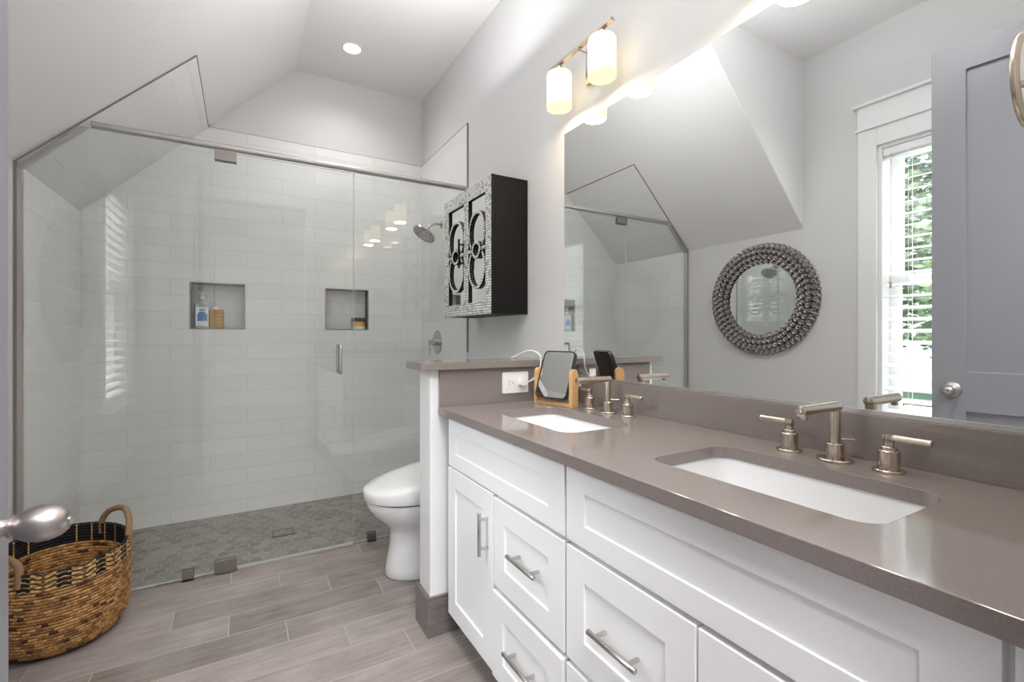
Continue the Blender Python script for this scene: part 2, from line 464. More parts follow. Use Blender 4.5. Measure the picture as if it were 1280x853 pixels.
# metal edge strips of the tiling
bm = B(); w = .004
prism_y(bm, [(XL, ZK-.004), (slope_x(ZT), ZT), (slope_x(ZT)+nx*.8, ZT+nz*.8), (XL+nx*.8, ZK+nz*.8)], YG-w, YG); struct('trim_3', bm, 'edge')
struct('trim_4', bx(slope_x(ZT), slope_x(ZT)+.009, YG-w, YB, ZT-.002, ZT+.0025), 'edge')
struct('trim_5', bx(slope_x(ZT), XR, YB-.0015, YB+.01, ZT, ZT+.0025), 'edge')
struct('trim_6', bx(XR-.010, XR, YG-w, YB, ZT, ZT+.0025), 'edge')
struct('trim_7', bx(XR-.011, XR, YG-w, YG, 1.039, ZT), 'edge')
struct('trim_8', bx(XL, XL+.012, YG-w, YG, 0, ZK), 'edge')

# pony wall with stone cap and splash
struct('wall_pony', bx(.615, XR, 1.69, 1.81, 0, 1.011), 'trim', bevel=.003)
bm = B(); BH = .146
for a in ((.602, XR, 1.678, 1.69), (.602, XR, 1.81, 1.822), (.602, .615, 1.678, 1.822)):
    pass
plate(bm, rect(.602, XR, 1.678, 1.822), [rect(.6151, XR-.0001, 1.6901, 1.8099)], 'z', 0, BH)
struct('baseboard_pony', bm, 'plankbase_x')
bm = B(); plate(bm, rect(.600, XR, 1.676, 1.824), [rect(.6151, XR-.0001, 1.6901, 1.8099)], 'z', BH, BH+.004); struct('trim_9', bm, 'edge')
struct('baseboard_left', bx(XL, XL+.012, YW, YG-.005, 0, BH), 'plankbase_y')
struct('baseboard_right', bx(XR-.012, XR, 1.824, YG-.005, 0, BH), 'plankbase_y')

# doorway casing (the camera stands in it)
bm = B()
for y0, y1 in ((YW, YW+.018), (YW-.138, YW-.12)):
    for x0, x1 in ((-.47, -.385), (.565, .64)): box(bm, x0, x1, y0, y1, 0, 2.43)
    box(bm, -.49, .64, y0, y1, 2.435, 2.54)
struct('trim_10', bm, 'trim', bevel=.002)

# the next room behind the camera
struct('wall_hall_far', bx(-2.2, 2.4, -3.3, -3.2, 0, 3.0), 'paint')
struct('wall_hall_left', bx(-2.3, -2.2, -3.3, -.02, 0, 3.0), 'paint')
struct('wall_hall_right', bx(2.4, 2.5, -3.3, -.02, 0, 3.0), 'paint')
bm = B(); box(bm, -2.3, XL-.0, -.12, -.02, 0, 3.0); box(bm, XR, 2.5, -.12, -.02, 0, 3.0); struct('wall_hall_near', bm, 'paint')
struct('ceiling_hall', bx(-2.3, 2.5, -3.3, -.02, 2.96, 3.06), 'ceil')

# window 1 in the dormer's left wall
W_ = XL; WYc = (WY0+WY1)/2
bm = B()
plate(bm, rect(WY0, WY1, WZ0, WZ1), [rect(WY0+.02, WY1-.02, WZ0+.02, WZ1-.02)], 'x', W_-.001, W_-T)
win = struct('window_1', bm, 'trim')
bm = B()
for y0, y1 in ((WY0-.095, WY0), (WY1, WY1+.095)): box(bm, W_, W_+.02, y0, y1, WZ0-.02, WZ1+.105)
box(bm, W_, W_+.02, WY0, WY1, WZ1, WZ1+.105)
box(bm, W_, W_+.034, WY0-.105, WY1+.105, WZ1+.105, WZ1+.118)
box(bm, W_, W_+.024, WY0-.095, WY1+.095, WZ1+.118, WZ1+.245)
box(bm, W_, W_+.045, WY0-.115, WY1+.115, WZ1+.245, WZ1+.262)
box(bm, W_, W_+.05, WY0-.115, WY1+.115, WZ0-.03, WZ0-.005)
box(bm, W_, W_+.02, WY0-.095, WY1+.095, WZ0-.12, WZ0-.03)
obj('casing', bm, 'trim', win, bevel=.002)
zm = 1.47
for z0, z1, xo in ((zm-.02, WZ1-.02, -.115), (WZ0+.02, zm+.02, -.085)):
    bm = B(); plate(bm, rect(WY0+.02, WY1-.02, z0, z1), [rect(WY0+.075, WY1-.075, z0+.045, z1-.045)], 'x', W_+xo, W_+xo-.03)
    s = obj('sash', bm, 'trim', win, bevel=.002)
    obj('pane', bx(W_+xo-.018, W_+xo-.014, WY0+.07, WY1-.07, z0+.04, z1-.04), 'pane', s)
bm = B(); cyl(bm, (W_-.07, WYc-.03, zm+.02), (W_-.07, WYc+.03, zm+.02), .008); obj('sash_lock', bm, 'steel', win)
# blind
bl = thing('window_blind', 'white slatted blind, lowered and half open, hung inside the tall window', 'window blind', (W_-.03, WYc, WZ0+.02))
bm = B(); z = WZ0+.075; P_ = .066
while z < WZ1-.075:
    c, s_ = math.cos(math.radians(16)), -math.sin(math.radians(16)); hw = .032
    pts = []
    for t in (-1, -.5, 0, .5, 1):
        pts.append((W_-.035+t*hw*c, z+t*hw*s_+.003*(1-t*t)))
    top = [(a, b+.0012) for a, b in pts]; bot = [(a, b-.0012) for a, b in reversed(pts)]
    plate(bm, top+bot, [], 'y', WY0+.024, WY1-.024)
    z += P_
obj('slats', bm, 'vinyl', bl)
obj('head_rail', bx(W_-.062, W_-.008, WY0+.022, WY1-.022, WZ1-.065, WZ1-.021), 'vinyl', bl, bevel=.003)
obj('bottom_rail', bx(W_-.06, W_-.01, WY0+.024, WY1-.024, WZ0+.03, WZ0+.048), 'vinyl', bl, bevel=.003)
for y in (WY0+.14, WYc, WY1-.14):
    bm = B(); cyl(bm, (W_-.008, y, WZ0+.04), (W_-.008, y, WZ1-.06), .0012, 6); cyl(bm, (W_-.062, y, WZ0+.04), (W_-.062, y, WZ1-.06), .0012, 6)
    obj('ladder_cord', bm, 'vinyl', bl)
bm = B(); cyl(bm, (W_-.004, WY1-.06, 1.45), (W_-.004, WY1-.06, WZ1-.06), .0012, 6); lathe(bm, [(.003, 0), (.006, -.01), (.006, -.03), (.002, -.04)], (W_-.004, WY1-.06, 1.45))
obj('pull_cord', bm, 'bamboo', bl, label='pull cord with wooden tassel')

# ------------------------------------------------------------------ vanity
def shaker(y0, y1, z0, z1, sy=.067, sz=.067, x=.668, t=.021, rec=.0055):
    bm = B()
    plate(bm, rect(y0, y1, z0, z1), [rect(y0+sy, y1-sy, z0+sz, z1-sz)], 'x', x, x+t)
    box(bm, x+rec, x+t, y0+sy, y1-sy, z0+sz, z1-sz)
    return bm
def pull(parent, y, z, vertical=False, L=.14):
    bm = B(); x0, x1 = .668, .638
    d = Vector((0, 0, 1)) if vertical else Vector((0, 1, 0)); c = Vector((x1, y, z))
    lathe(bm, [(.0052, 0), (.006, .001), (.006, L-.001), (.0052, L)], c-d*L/2, d, 20)
    for s in (-1, 1):
        p = c+d*s*L*.34; cyl(bm, p, (x0, p.y, p.z), .0048, 14)
    return obj('handle', bm, 'steel', parent, smooth=40, label='brushed steel bar handle')
CF = .690
def carcass(y0, y1, parent):
    bm = B(); box(bm, CF, XR-.022, y0, y0+.018, .10, .838); box(bm, CF, XR-.022, y1-.018, y1, .10, .838)
    box(bm, CF, XR-.022, y0, y1, .10, .118); box(bm, XR-.04, XR-.022, y0, y1, .10, .838)
    # face frame
    return bm
def unit(name, label, y0, y1):
    t = thing(name, label, 'cabinet', (.9, (y0+y1)/2, 0), group=None)
    return t
# left cabinet
A = unit('vanity_cabinet', 'white shaker vanity cabinet under the far sink, next to the half wall', .905, 1.652)
bm = carcass(.905, 1.652, A)
plate(bm, rect(.905, 1.652, .10, .838), [rect(.935, 1.25, .13, .63), rect(1.30, 1.62, .13, .63)], 'x', CF, CF+.018)
obj('body', bm, 'cab', A)
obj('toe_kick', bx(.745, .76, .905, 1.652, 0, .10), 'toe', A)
obj('false_front', shaker(.909, 1.636, .657, .832, .068, .052), 'cab', A, bevel=.0015)
d = obj('door', shaker(1.279, 1.640, .102, .650), 'cab', A, bevel=.0015); pull(d, 1.312, .52, True, .135)
d = obj('drawer', shaker(.909, 1.272, .377, .645), 'cab', A, bevel=.0015); pull(d, 1.069, .524)
bm = shaker(.909, 1.272, .102, .363, x=.662)
d = obj('drawer', bm, 'cab', A, bevel=.0015); pull(d, 1.09, .24)
# right cabinet
A = unit('vanity_cabinet', 'white shaker vanity cabinet under the near sink, with the long blank top panel', .10, .905)
bm = carcass(.102, .9045, A)
plate(bm, rect(.102, .9045, .10, .838), [rect(.56, .875, .13, .355), rect(.56, .875, .39, .63), rect(.19, .50, .13, .63)], 'x', CF, CF+.018)
box(bm, .668, CF, .102, .154, .10, .838)
obj('body', bm, 'cab', A, bevel=.001)
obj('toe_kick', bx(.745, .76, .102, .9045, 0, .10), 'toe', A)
obj('false_front', shaker(.163, .901, .657, .832, .068, .052), 'cab', A, bevel=.0015)
d = obj('drawer', shaker(.534, .901, .377, .645), 'cab', A, bevel=.0015); pull(d, .715, .508)
d = obj('drawer', shaker(.534, .901, .102, .363), 'cab', A, bevel=.0015); pull(d, .715, .235)
d = obj('door', shaker(.163, .529, .102, .645), 'cab', A, bevel=.0015); pull(d, .49, .50, True, .135)

# counter with two undermount sinks
SY = ((1.0475, 1.4825), (.315, .750)); SX = (.777, 1.037)
C0, C1, CX = .840, .868, .646
ct = plate(B(), rect(CX, XR-.001, .102, 1.689), [rrect(SX[0], SX[1], a, b, .045, 8) for a, b in SY], 'z', C1, C0)
tag(obj('countertop', ct, 'quartz', bevel=.0015), 'long glossy taupe quartz countertop with two sink cut-outs over the white cabinets', 'countertop')
tag(obj('backsplash', bx(XR-.02, XR, .102, 1.67, C1, .966), 'quartz', bevel=.001), 'low taupe quartz upstand along the wall below the big mirror', 'backsplash')
tag(obj('side_splash', bx(.648, XR, 1.67, 1.69, C1, 1.011), 'quartz', bevel=.001), 'taupe quartz splash panel on the half wall, behind the outlet', 'backsplash')
cap = plate(B(), rrect(.568, XR-.001, 1.650, 1.846, .012, 4), [], 'z', 1.039, 1.011)
tag(obj('half_wall_cap', cap, 'quartz', bevel=.0015), 'taupe quartz ledge capping the half wall between vanity and toilet', 'ledge')
def sink(label, y0, y1):
    t = thing('sink', label, 'sink', ((SX[0]+SX[1])/2, (y0+y1)/2, .70))
    bm = B()
    def lp(g, z, r): return [(a, b, z) for a, b in rrect(SX[0]-g, SX[1]+g, y0-g, y1+g, r, 8)]
    L = [lp(.022, .8395, .06), lp(.004, .8395, .048), lp(.002, .832, .045), lp(-.010, .78, .048), lp(-.022, .735, .06), lp(-.04, .718, .055), lp(-.07, .712, .04), lp(-.10, .709, .02)]
    Lo = [lp(.022, .8395, .06), lp(.022, .825, .06), lp(.012, .815, .06), lp(.0, .73, .06), lp(-.03, .702, .05), lp(-.10, .698, .02)]
    loops_surface(bm, L); loops_surface(bm, Lo)
    bmesh.ops.remove_doubles(bm, verts=bm.verts, dist=.0005)
    obj('basin', bm, 'porcelain', t, smooth=50)
    bm = B(); cx, cy_ = SX[0]+.15, (y0+y1)/2
    lathe(bm, [(.032, 0), (.032, .003), (.024, .004), (.022, .001), (.005, .0015), (.005, .0), (.0, .0)], (cx, cy_, .7085)); obj('drain', bm, 'nickel', t, smooth=40)
sink('white rectangular sink set under the counter at the far end', *SY[0])
sink('white rectangular sink set under the counter nearest the camera', *SY[1])

# faucets (built once, local coordinates, base centre at the counter top)
def make_faucet(loc, label):
    t = thing('faucet', label, 'faucet', loc, group='brushed nickel faucets on the counter')
    bm = B(); lathe(bm, [(.035, 0), (.035, .004), (.033, .006), (.018, .006), (.018, .037), (.0165, .039), (.0112, .039), (.0112, .112)], n=36)
    obj('spout_column', bm, 'nickel', t, world=False, smooth=35)
    bm = B(); lathe(bm, [(.0085, 0), (.0112, .0015), (.0112, .148), (.009, .1495)], (-.138, 0, .118), (1, 0, 0), 32)
    lathe(bm, [(.0072, 0), (.0072, .010), (.005, .011)], (-.122, 0, .110), (0, 0, -1), 20)
    obj('spout', bm, 'nickel', t, world=False, smooth=35)
    bm = B(); cyl(bm, (.006, -.006, .047), (.028, -.026, .046), .0022, 12); obj('drain_lever', bm, 'nickel', t, world=False, smooth=35)
    for s in (-1, 1):
        bm = B(); o_ = (0, s*.0985, 0)
        lathe(bm, [(.027, 0), (.027, .004), (.0255, .006), (.0185, .006), (.0185, .042), (.017, .044), (.0135, .044), (.0135, .050), (.0125, .051), (.0092, .051), (.0092, .066)], o_, n=32)
        h = obj('handle', bm, 'nickel', t, world=False, smooth=35)
        bm = B(); lathe(bm, [(.005, 0), (.0068, .001), (.0068, .077), (.0055, .0785)], (0, s*(.0985-.009), .0685), (-.04, s, 0), 24)
        cyl(bm, (0, s*.0985, .06), (0, s*.0985, .0752), .0092, 32)
        obj('lever', bm, 'nickel', h, world=False, smooth=35)
    return t
f1 = make_faucet((1.120, .5325, C1), 'brushed nickel two-lever faucet behind the near sink')
f2 = copy_tree(f1); f2.location = (1.120, 1.265, C1); f2['label'] = 'brushed nickel two-lever faucet behind the far sink, beside the bamboo mirror'

# big wall mirror
t = thing('vanity_mirror', 'large frameless mirror along the whole wall above the vanity', 'mirror', (XR, .87, .966))
obj('mirror_glass', bx(XR-.0045, XR-.001, .104, 1.633, .972, 2.008), 'mirror', t)
obj('bottom_channel', bx(XR-.010, XR-.0005, .104, 1.633, .9665, .976), 'alu', t, label='thin aluminium channel under the mirror')

# sconces
def make_sconce(loc, label):
    t = thing('wall_sconce', label, 'wall light', loc, group='vanity lights above the mirror')
    # local: x=0 on the wall, -x into the room, y along the wall, z=0 at the bar
    obj('back_plate', bx(-.022, 0, -.058, .058, -.10, .045), 'nickel', t, world=False, bevel=.003)
    bm = B(); cyl(bm, (-.02, 0, -.012), (-.098, 0, -.012), .0035, 12); obj('arm', bm, 'nickel', t, world=False, smooth=40)
    obj('bar', bx(-.106, -.088, -.185, .185, -.006, .006), 'nickel', t, world=False, bevel=.001)
    for s in (-1, 1):
        y = s*.13; bm = B()
        n = 40; H0, H1, R = -.035, -.180, .050
        prof = [(.012, H0+.003), (R-.012, H0), (R-.003, H0-.005), (R, H0-.013), (R, H1), (R-.003, H1), (R-.003, H0-.012), (.012, H0-.005)]
        u, v, a = Vector((1, 0, 0)), Vector((0, 1, 0)), None
        rings = [ring(bm, (-.097, y, h), u, v, r, n) for r, h in prof]
        for p, q in zip(rings, rings[1:]): bridge(bm, p, q)
        bridge(bm, rings[-1], rings[0])
        # frosted bottom disc of the shade, set just inside the rim
        bm.faces.new(ring(bm, (-.097, y, H1+.006), u, v, R-.003, n))
        sh = obj('shade', bm, 'opal', t, world=False, smooth=45, label='glowing opal glass cylinder shade')
        bm = B(); lathe(bm, [(.006, 0), (.006, -.01), (.018, -.012), (.018, -.032), (.008, -.034)], (-.097, y, -.004)); obj('socket_cup', bm, 'nickel', sh, world=False, smooth=40)
        lamp('bulb', 'AREA', (-.097+loc[0], y+loc[1], loc[2]+H1-.0005), BULB_POWER, (1, .82, .6), shape='DISK', size=.094)
    return t
s1 = make_sconce((XR, 1.412, 2.238), 'nickel two-shade wall light above the far sink, glowing warm white')
s2 = make_sconce((XR, .575, 2.238), 'nickel two-shade wall light above the near sink, seen only reflected in the shower glass')

# downlights
def downlight(x, y, p, label):
    t = thing('downlight', label, 'ceiling light', (x, y, ZC-.01), group=None)
    bm = B(); u, v = Vector((1, 0, 0)), Vector((0, 1, 0))
    rs = [ring(bm, (x, y, z), u, v, r, 40) for r, z in ((.062, ZC), (.062, ZC-.003), (.052, ZC-.007), (.048, ZC-.001))]
    for a, b in zip(rs, rs[1:]): bridge(bm, a, b)
    obj('trim_ring', bm, 'trim', t, smooth=40)
    obj('lens', lathe(B(), [(.048, 0), (.048, -.0025)], (x, y, ZC), n=40), 'lens', t)
    lamp('downlight_lamp', 'SPOT', (x, y, ZC-.02), p, (1, .96, .92), (0, 0, 0), spot_size=math.radians(150), spot_blend=.9, shadow_soft_size=.05)
downlight(.596, 3.052, SHOWER_DOWNLIGHT, 'round recessed ceiling light above the shower')
downlight(.25, .75, ROOM_FILL_POWER, 'added round recessed ceiling light over the vanity end, out of view, to fill the room')  # unseen extra downlight, added for general light in the room

# towel-height round shaving mirror beside the vanity, its rim cut off by the right edge of the photo
t = thing('shaving_mirror', 'round nickel-rimmed swivel mirror at the right edge, seen almost edge-on', 'mirror', (1.09, YW, 1.546))
c = Vector((1.090, .235, 1.546))
bm = B(); tube(bm, [c+Vector((math.cos(a)*.072, 0, math.sin(a)*.072)) for a in [2*PI*i/64 for i in range(64)]], .006, 12, True)
obj('rim', bm, 'nickel', t, smooth=60)
bm = B(); cyl(bm, c-Vector((0, .0025, 0)), c+Vector((0, .0025, 0)), .070, 64); obj('mirror_glass', bm, 'mirror', t, smooth=40)
bm = B(); cyl(bm, c-Vector((0, .006, 0)), (c.x, YW+.01, c.z), .006); lathe(bm, [(.03, 0), (.03, .006), (.01, .012)], (c.x, YW, c.z), (0, 1, 0)); obj('arm', bm, 'nickel', t, smooth=40)

# ------------------------------------------------------------------ wall cabinet with mosaic doors
t = thing('wall_cabinet', 'black wall cabinet with mirrored white mosaic scrollwork doors beside the shower', 'cabinet', (XR, 2.22, 1.244))
y0, y1, z0, z1, xf = 1.935, 2.515, 1.244, 1.897, 1.003
bm = B(); box(bm, xf+.022, XR-.002, y0, y1, z0, z1); obj('body', bm, 'black', t, bevel=.002)
ym = 2.219
for i, (a, b) in enumerate(((y0, ym-.001), (ym+.001, y1))):
    so, si = .062, .028
    ia, ib = (a+so, b-si) if i == 0 else (a+si, b-so)
    bm = B(); plate(bm, rect(a, b, z0, z1), [rect(ia, ib, z0+.062, z1-.068)], 'x', xf, xf+.021, 0, 1)
    d = obj('door', bm, ['mosaic', 'black'], t)
    obj('mirror_panel', bx(xf+.011, xf+.0205, ia, ib, z0+.062, z1-.068), 'mirror', d)
    yc = (ia+ib)/2; zc_ = (z0+z1)/2-.004; bm = B(); hw = (ib-ia)/2
    for s in (-1, 1):
        def arc(rz, ry, lim):
            t0 = -math.asin(min(1, (.087-lim)/rz)); return [(yc+ry*math.cos(t0+(PI-2*t0)*i/44), zc_+s*(.087+rz*math.sin(t0+(PI-2*t0)*i/44))) for i in range(45)]
        plate(bm, arc(.107, hw-.002, .012)+arc(.092, hw-.017, .022)[::-1], [], 'x', xf-.001, xf+.0105, 0, 1)
    plate(bm, ellipse(yc, zc_, .048, .043), [ellipse(yc, zc_, .034, .029)], 'x', xf-.004, xf+.0105, 0, 1)
    for s in (-1, 1):
        ya, yb = sorted((yc+s*.046, yc+s*(hw+.002))); plate(bm, rect(ya, yb, zc_-.008, zc_+.008), [], 'x', xf-.0015, xf+.0105, 0, 1)
    obj('scrollwork', bm, ['mosaic', 'black'], d, label='interlaced mosaic ovals over the door mirror')
    if i == 1:
        bm = B(); yh = a+.022; cyl(bm, (xf-.03, yh, zc_-.075), (xf-.03, yh, zc_+.075), .0055, 16)
        for s in (-1, 1): cyl(bm, (xf-.03, yh, zc_+s*.048), (xf+.002, yh, zc_+s*.048), .0045, 12)
        obj('handle', bm, 'black', d, smooth=40, label='black bar handle')

# ------------------------------------------------------------------ round bead mirror on the left wall
RC = Vector((XL, 1.992, 1.398)); Ri, Ro = .252, .392
t = thing('round_mirror', 'round mirror with a wide pewter bead frame on the left wall', 'mirror', RC)
bm = B(); n = 96; u, v = Vector((0, 1, 0)), Vector((0, 0, 1))
prof = [(Ro-.012, .002), (Ro-.006, .02), ((Ri+Ro)/2+.02, .045), ((Ri+Ro)/2-.02, .045), (Ri+.004, .026), (Ri+.002, .006)]
rs = [ring(bm, RC+Vector((h, 0, 0)), u, v, r, n) for r, h in prof]
for a, b in zip(rs, rs[1:]): bridge(bm, a, b)
bridge(bm, rs[-1], rs[0])
def bead(bm, c, nrm, r):
    uu, vv, aa = frame_from(nrm)
    pr = [(r, -.004), (r, .002), (r*.86, .006), (r*.62, .002), (r*.5, .001), (r*.34, .006), (r*.05, .0085)]
    rr = [ring(bm, c+aa*h, uu, vv, q, 12) for q, h in pr]
    for a, b in zip(rr, rr[1:]): bridge(bm, a, b, 1)
rows = [(.268, .032, -.5), (.301, .046, -.15), (.338, .047, .15), (.370, .034, .5)]
for k, (r, h, tilt) in enumerate(rows):
    N = int(2*PI*r/.0385)
    for i in range(N):
        a = 2*PI*(i+.5*(k % 2))/N; d = Vector((0, math.cos(a), math.sin(a)))
        bead(bm, RC+Vector((h, 0, 0))+d*r, Vector((1, 0, 0))+d*tilt, .0195)
N = int(2*PI*.386/.04)
for i in range(N):
    a = 2*PI*(i)/N; d = Vector((0, math.cos(a), math.sin(a)))
    bead(bm, RC+Vector((.016, 0, 0))+d*.388, Vector((.35, 0, 0))+d, .017)
obj('frame', bm, ['pewterdark', 'pewter'], t, smooth=40, label='pewter frame of close-set round beads')
obj('mirror_glass', lathe(B(), [(Ri+.004, 0), (Ri+.004, .012)], RC+Vector((.001, 0, 0)), (1, 0, 0), 96), 'mirror', t, smooth=40)

# ------------------------------------------------------------------ shower enclosure
GY0, GY1 = 2.636, 2.646
HZ0, HZ1 = 2.031, 2.061
dsl = .010
t = thing('shower_screen', 'tall fixed glass panel left of the shower door, cut to the sloped ceiling', 'shower screen', (-.45, GY0, 0))
sx = slope_x(HZ0-.002)+.028
obj('glass', plate(B(), [(-.119, .012), (-.119, HZ0), (sx, HZ0), (XL+.016, ZK-.010), (XL+.016, .012)], [], 'y', GY0, GY1, 0, 1), ['glass', 'glassedge'], t)
bm = B()
plate(bm, [(XL+.012, ZK-.02), (slope_x(HZ0)+.016, HZ0-.004), (slope_x(HZ0)+.034, HZ0-.004), (XL+.022, ZK-.026)], [], 'y', GY0-.012, GY1+.008)
box(bm, XL+.012, XL+.024, GY0-.012, GY1+.008, .0, ZK-.018)
obj('wall_channel', bm, 'alu', t)
def clip(x0, x1, parent):
    bm = B(); box(bm, x0, x1, GY0-.010, GY0-.0005, .001, .052); box(bm, x0, x1, GY1+.0005, GY1+.010, .001, .052); box(bm, x0, x1, GY0-.010, GY1+.010, 0, .010)
    obj('floor_clip', bm, 'darkmetal', parent, bevel=.001)
clip(-.244, -.198, t)
t = thing('shower_screen', 'fixed glass panel right of the shower door, behind the toilet', 'shower screen', (.86, GY0, 0))
obj('glass', plate(B(), rect(.527, XR-.009, .012, HZ0), [], 'y', GY0, GY1, 0, 1), ['glass', 'glassedge'], t)
clip(.597, .643, t)
t = thing('shower_door', 'hinged clear glass shower door with a D pull handle', 'shower door', (.2, GY0, .012))
obj('glass', plate(B(), rect(-.114, .522, .014, HZ0-.006), [], 'y', GY0, GY1, 0, 1), ['glass', 'glassedge'], t)
for z0, z1 in ((1.978, 2.031), (.004, .066)):
    bm = B(); box(bm, -.116, -.026, GY0-.012, GY0-.0005, z0, z1); box(bm, -.116, -.026, GY1+.0005, GY1+.012, z0, z1)
    obj('hinge', bm, 'darkmetal', t, bevel=.0015)
obj('bottom_seal', bx(-.020, .520, GY0+.002, GY1-.002, .0015, .0138), 'seal', t, label='pale seal strip under the door')
hx = .449
for s in (-1, 1):
    yy = GY0-.042 if s < 0 else GY1+.042; yg = GY0 if s < 0 else GY1
    bm = B(); z0, z1 = .945, 1.085
    tube(bm, smoothpath([(hx, yg, z0), (hx, yy-s*.012, z0), (hx, yy, z0+.012), (hx, yy, z1-.012), (hx, yy-s*.012, z1), (hx, yg, z1)], 4), .0085, 16)
    obj('handle', bm, 'alu', t, smooth=60, label='chrome D-shaped pull handle')
bm = B()
lathe(bm, [(.013, 0), (.015, .001), (.015, XR-.010-(slope_x(HZ1)+.02)), (.013, XR-.0095-(slope_x(HZ1)+.02))], (slope_x(HZ1)+.02, (GY0+GY1)/2-.004, (HZ0+HZ1)/2), (1, 0, 0), 20)
tag(obj('header_rail', bm, 'alu', smooth=40), 'brushed metal rail running across the top of the shower glass', 'rail')

# shower fittings
t = thing('shower_head', 'round nickel shower head on a short bent arm from the right wall', 'shower head', (XR-.008, 3.06, 1.912))
W0 = Vector((XR-.008, 3.06, 1.912)); hc = Vector((1.075, 3.06, 1.838)); hn = Vector((-.56, -.10, -.82)).normalized()
bm = B(); lathe(bm, [(.026, 0), (.026, .003), (.012, .012)], W0, (-1, 0, 0)); obj('flange', bm, 'nickel', t, smooth=40)
bm = B(); tube(bm, smoothpath([W0, W0+Vector((-.045, 0, .0)), W0+Vector((-.085, 0, -.02)), hc-hn*.035], 6), .009, 14); obj('arm', bm, 'nickel', t, smooth=60)
bm = B(); lathe(bm, [(.010, -.05), (.016, -.045), (.018, -.03), (.026, -.018), (.07, -.006), (.083, .002), (.084, .010), (.080, .014)], hc, hn, 40); hd = obj('head', bm, 'steel', t, smooth=35)
bm = B(); uu, vv, aa = frame_from(hn)
for rr, N in ((.0, 1), (.018, 7), (.036, 13), (.054, 19), (.070, 25)):
    for i in range(N):
        a = 2*PI*i/N; cyl(bm, hc+hn*.0138+(uu*math.cos(a)+vv*math.sin(a))*rr, hc+hn*.0165+(uu*math.cos(a)+vv*math.sin(a))*rr, .0028, 8)
obj('nozzles', bm, 'blackplastic', hd)
t = thing('shower_valve', 'round nickel shower valve with a lever, on the right wall', 'shower valve', (XR-.008, 3.135, 1.094))
W0 = Vector((XR-.008, 3.135, 1.094))
bm = B(); lathe(bm, [(.085, 0), (.085, .003), (.080, .008), (.03, .010)], W0, (-1, 0, 0), 48); obj('escutcheon', bm, 'steel', t, smooth=30)
bm = B(); lathe(bm, [(.026, .008), (.026, .040), (.018, .044), (.016, .068), (.013, .071)], W0, (-1, 0, 0), 28)
cyl(bm, W0+Vector((-.058, 0, .006)), W0+Vector((-.058, 0, -.085)), .0075, 16); obj('lever', bm, 'steel', t, smooth=35)
# floor drain
t = thing('floor_drain', 'square tile-in floor drain in the shower floor', 'drain', (.203, 3.003, 0))
a0, a1, b0, b1 = .145, .262, 2.952, 3.052
obj('rim', plate(B(), rect(a0, a1, b0, b1), [rect(a0+.012, a1-.012, b0+.012, b1-.012)], 'z', .0045, -.003), 'drainsteel', t)
obj('tile_insert', bx(a0+.012, a1-.012, b0+.012, b1-.012, -.002, .0035), 'hex', t)

# bottles in the niches
t = thing('soap_bottle', 'clear square pump bottle with a blue and white label, in the left niche', 'bottle', (-.222, 3.53, 1.184))
a0, a1, yb0, yb1 = -.262, -.184, 3.508, 3.552
def rb(bm, x0, x1, y0, y1, z0, z1, r=.01): return plate(bm, rrect(x0, x1, y0, y1, r, 4), [], 'z', z1, z0)
obj('bottle_body', rb(B(), a0, a1, yb0, yb1, 1.184, 1.340, .012), 'clear', t, bevel=.006, segs=3)
bm = B(); lathe(bm, [(.03, 0), (.022, .014), (.012, .022), (.012, .036)], ((a0+a1)/2, 3.53, 1.338)); obj('neck', bm, 'clear', t, smooth=50)
bm = B(); c = ((a0+a1)/2, 3.53, 1.372)
lathe(bm, [(.014, 0), (.014, .014), (.006, .016), (.005, .036), (.012, .037), (.012, .046), (.008, .048)], c); cyl(bm, (c[0], 3.53, c[2]+.042), (c[0]-.028, 3.515, c[2]+.040), .0045); obj('pump', bm, 'plastic', t, smooth=40)
lb = obj('label', bx(a0+.008, a1-.004, yb0-.0012, yb0+.002, 1.20, 1.318), 'whitelabel', t, label='white front label')
bm = B(); plate(bm, ellipse((a0+a1)/2+.003, 1.262, .027, .03, 24), [], 'y', yb0-.002, yb0-.001); box(bm, (a0+a1)/2-.024, (a0+a1)/2+.03, yb0-.0022, yb0-.001, 1.232, 1.246); obj('badge', bm, 'bluelabel', lb, label='blue oval with a blue banner')
obj('badge_text', bx((a0+a1)/2-.012, (a0+a1)/2+.02, yb0-.0018, yb0-.001, 1.296, 1.308), 'toe', lb)
t = thing('soap_bottle', 'amber square pump bottle beside the clear one, in the left niche', 'bottle', (-.143, 3.53, 1.184))
a0, a1 = -.182, -.106
ab = obj('bottle_body', rb(B(), a0, a1, yb0, yb1, 1.184, 1.306, .006), 'amber', t, bevel=.003)
bm = B(); c = ((a0+a1)/2, 3.53, 1.305)
lathe(bm, [(.022, 0), (.02, .012), (.016, .016), (.006, .018), (.005, .046), (.012, .047), (.012, .058), (.008, .060)], c); cyl(bm, (c[0], 3.53, c[2]+.053), (c[0]-.030, 3.515, c[2]+.052), .0045); obj('pump', bm, 'plastic', t, smooth=40)
bm = B()
for z in (1.222, 1.246, 1.268): obj('label_line', bx(a0+.03, a1-.012, yb0-.001, yb0+.002, z, z+.002), 'pale', ab)
t = thing('cream_jar', 'small jar with black lid and orange label, in the right niche', 'jar', (.737, 3.53, 1.184))
c = (.737, 3.535, 1.184)
bm = B(); lathe(bm, [(.044, 0), (.047, .004), (.047, .03), (.046, .06)], c, n=40); obj('jar_body', bm, 'orangelabel', t, smooth=40)
bm = B(); lathe(bm, [(.0473, .002), (.0476, .003), (.0476, .024), (.0473, .025)], c, n=40); obj('label_band', bm, 'pale', t, smooth=40, label='pale cream band')
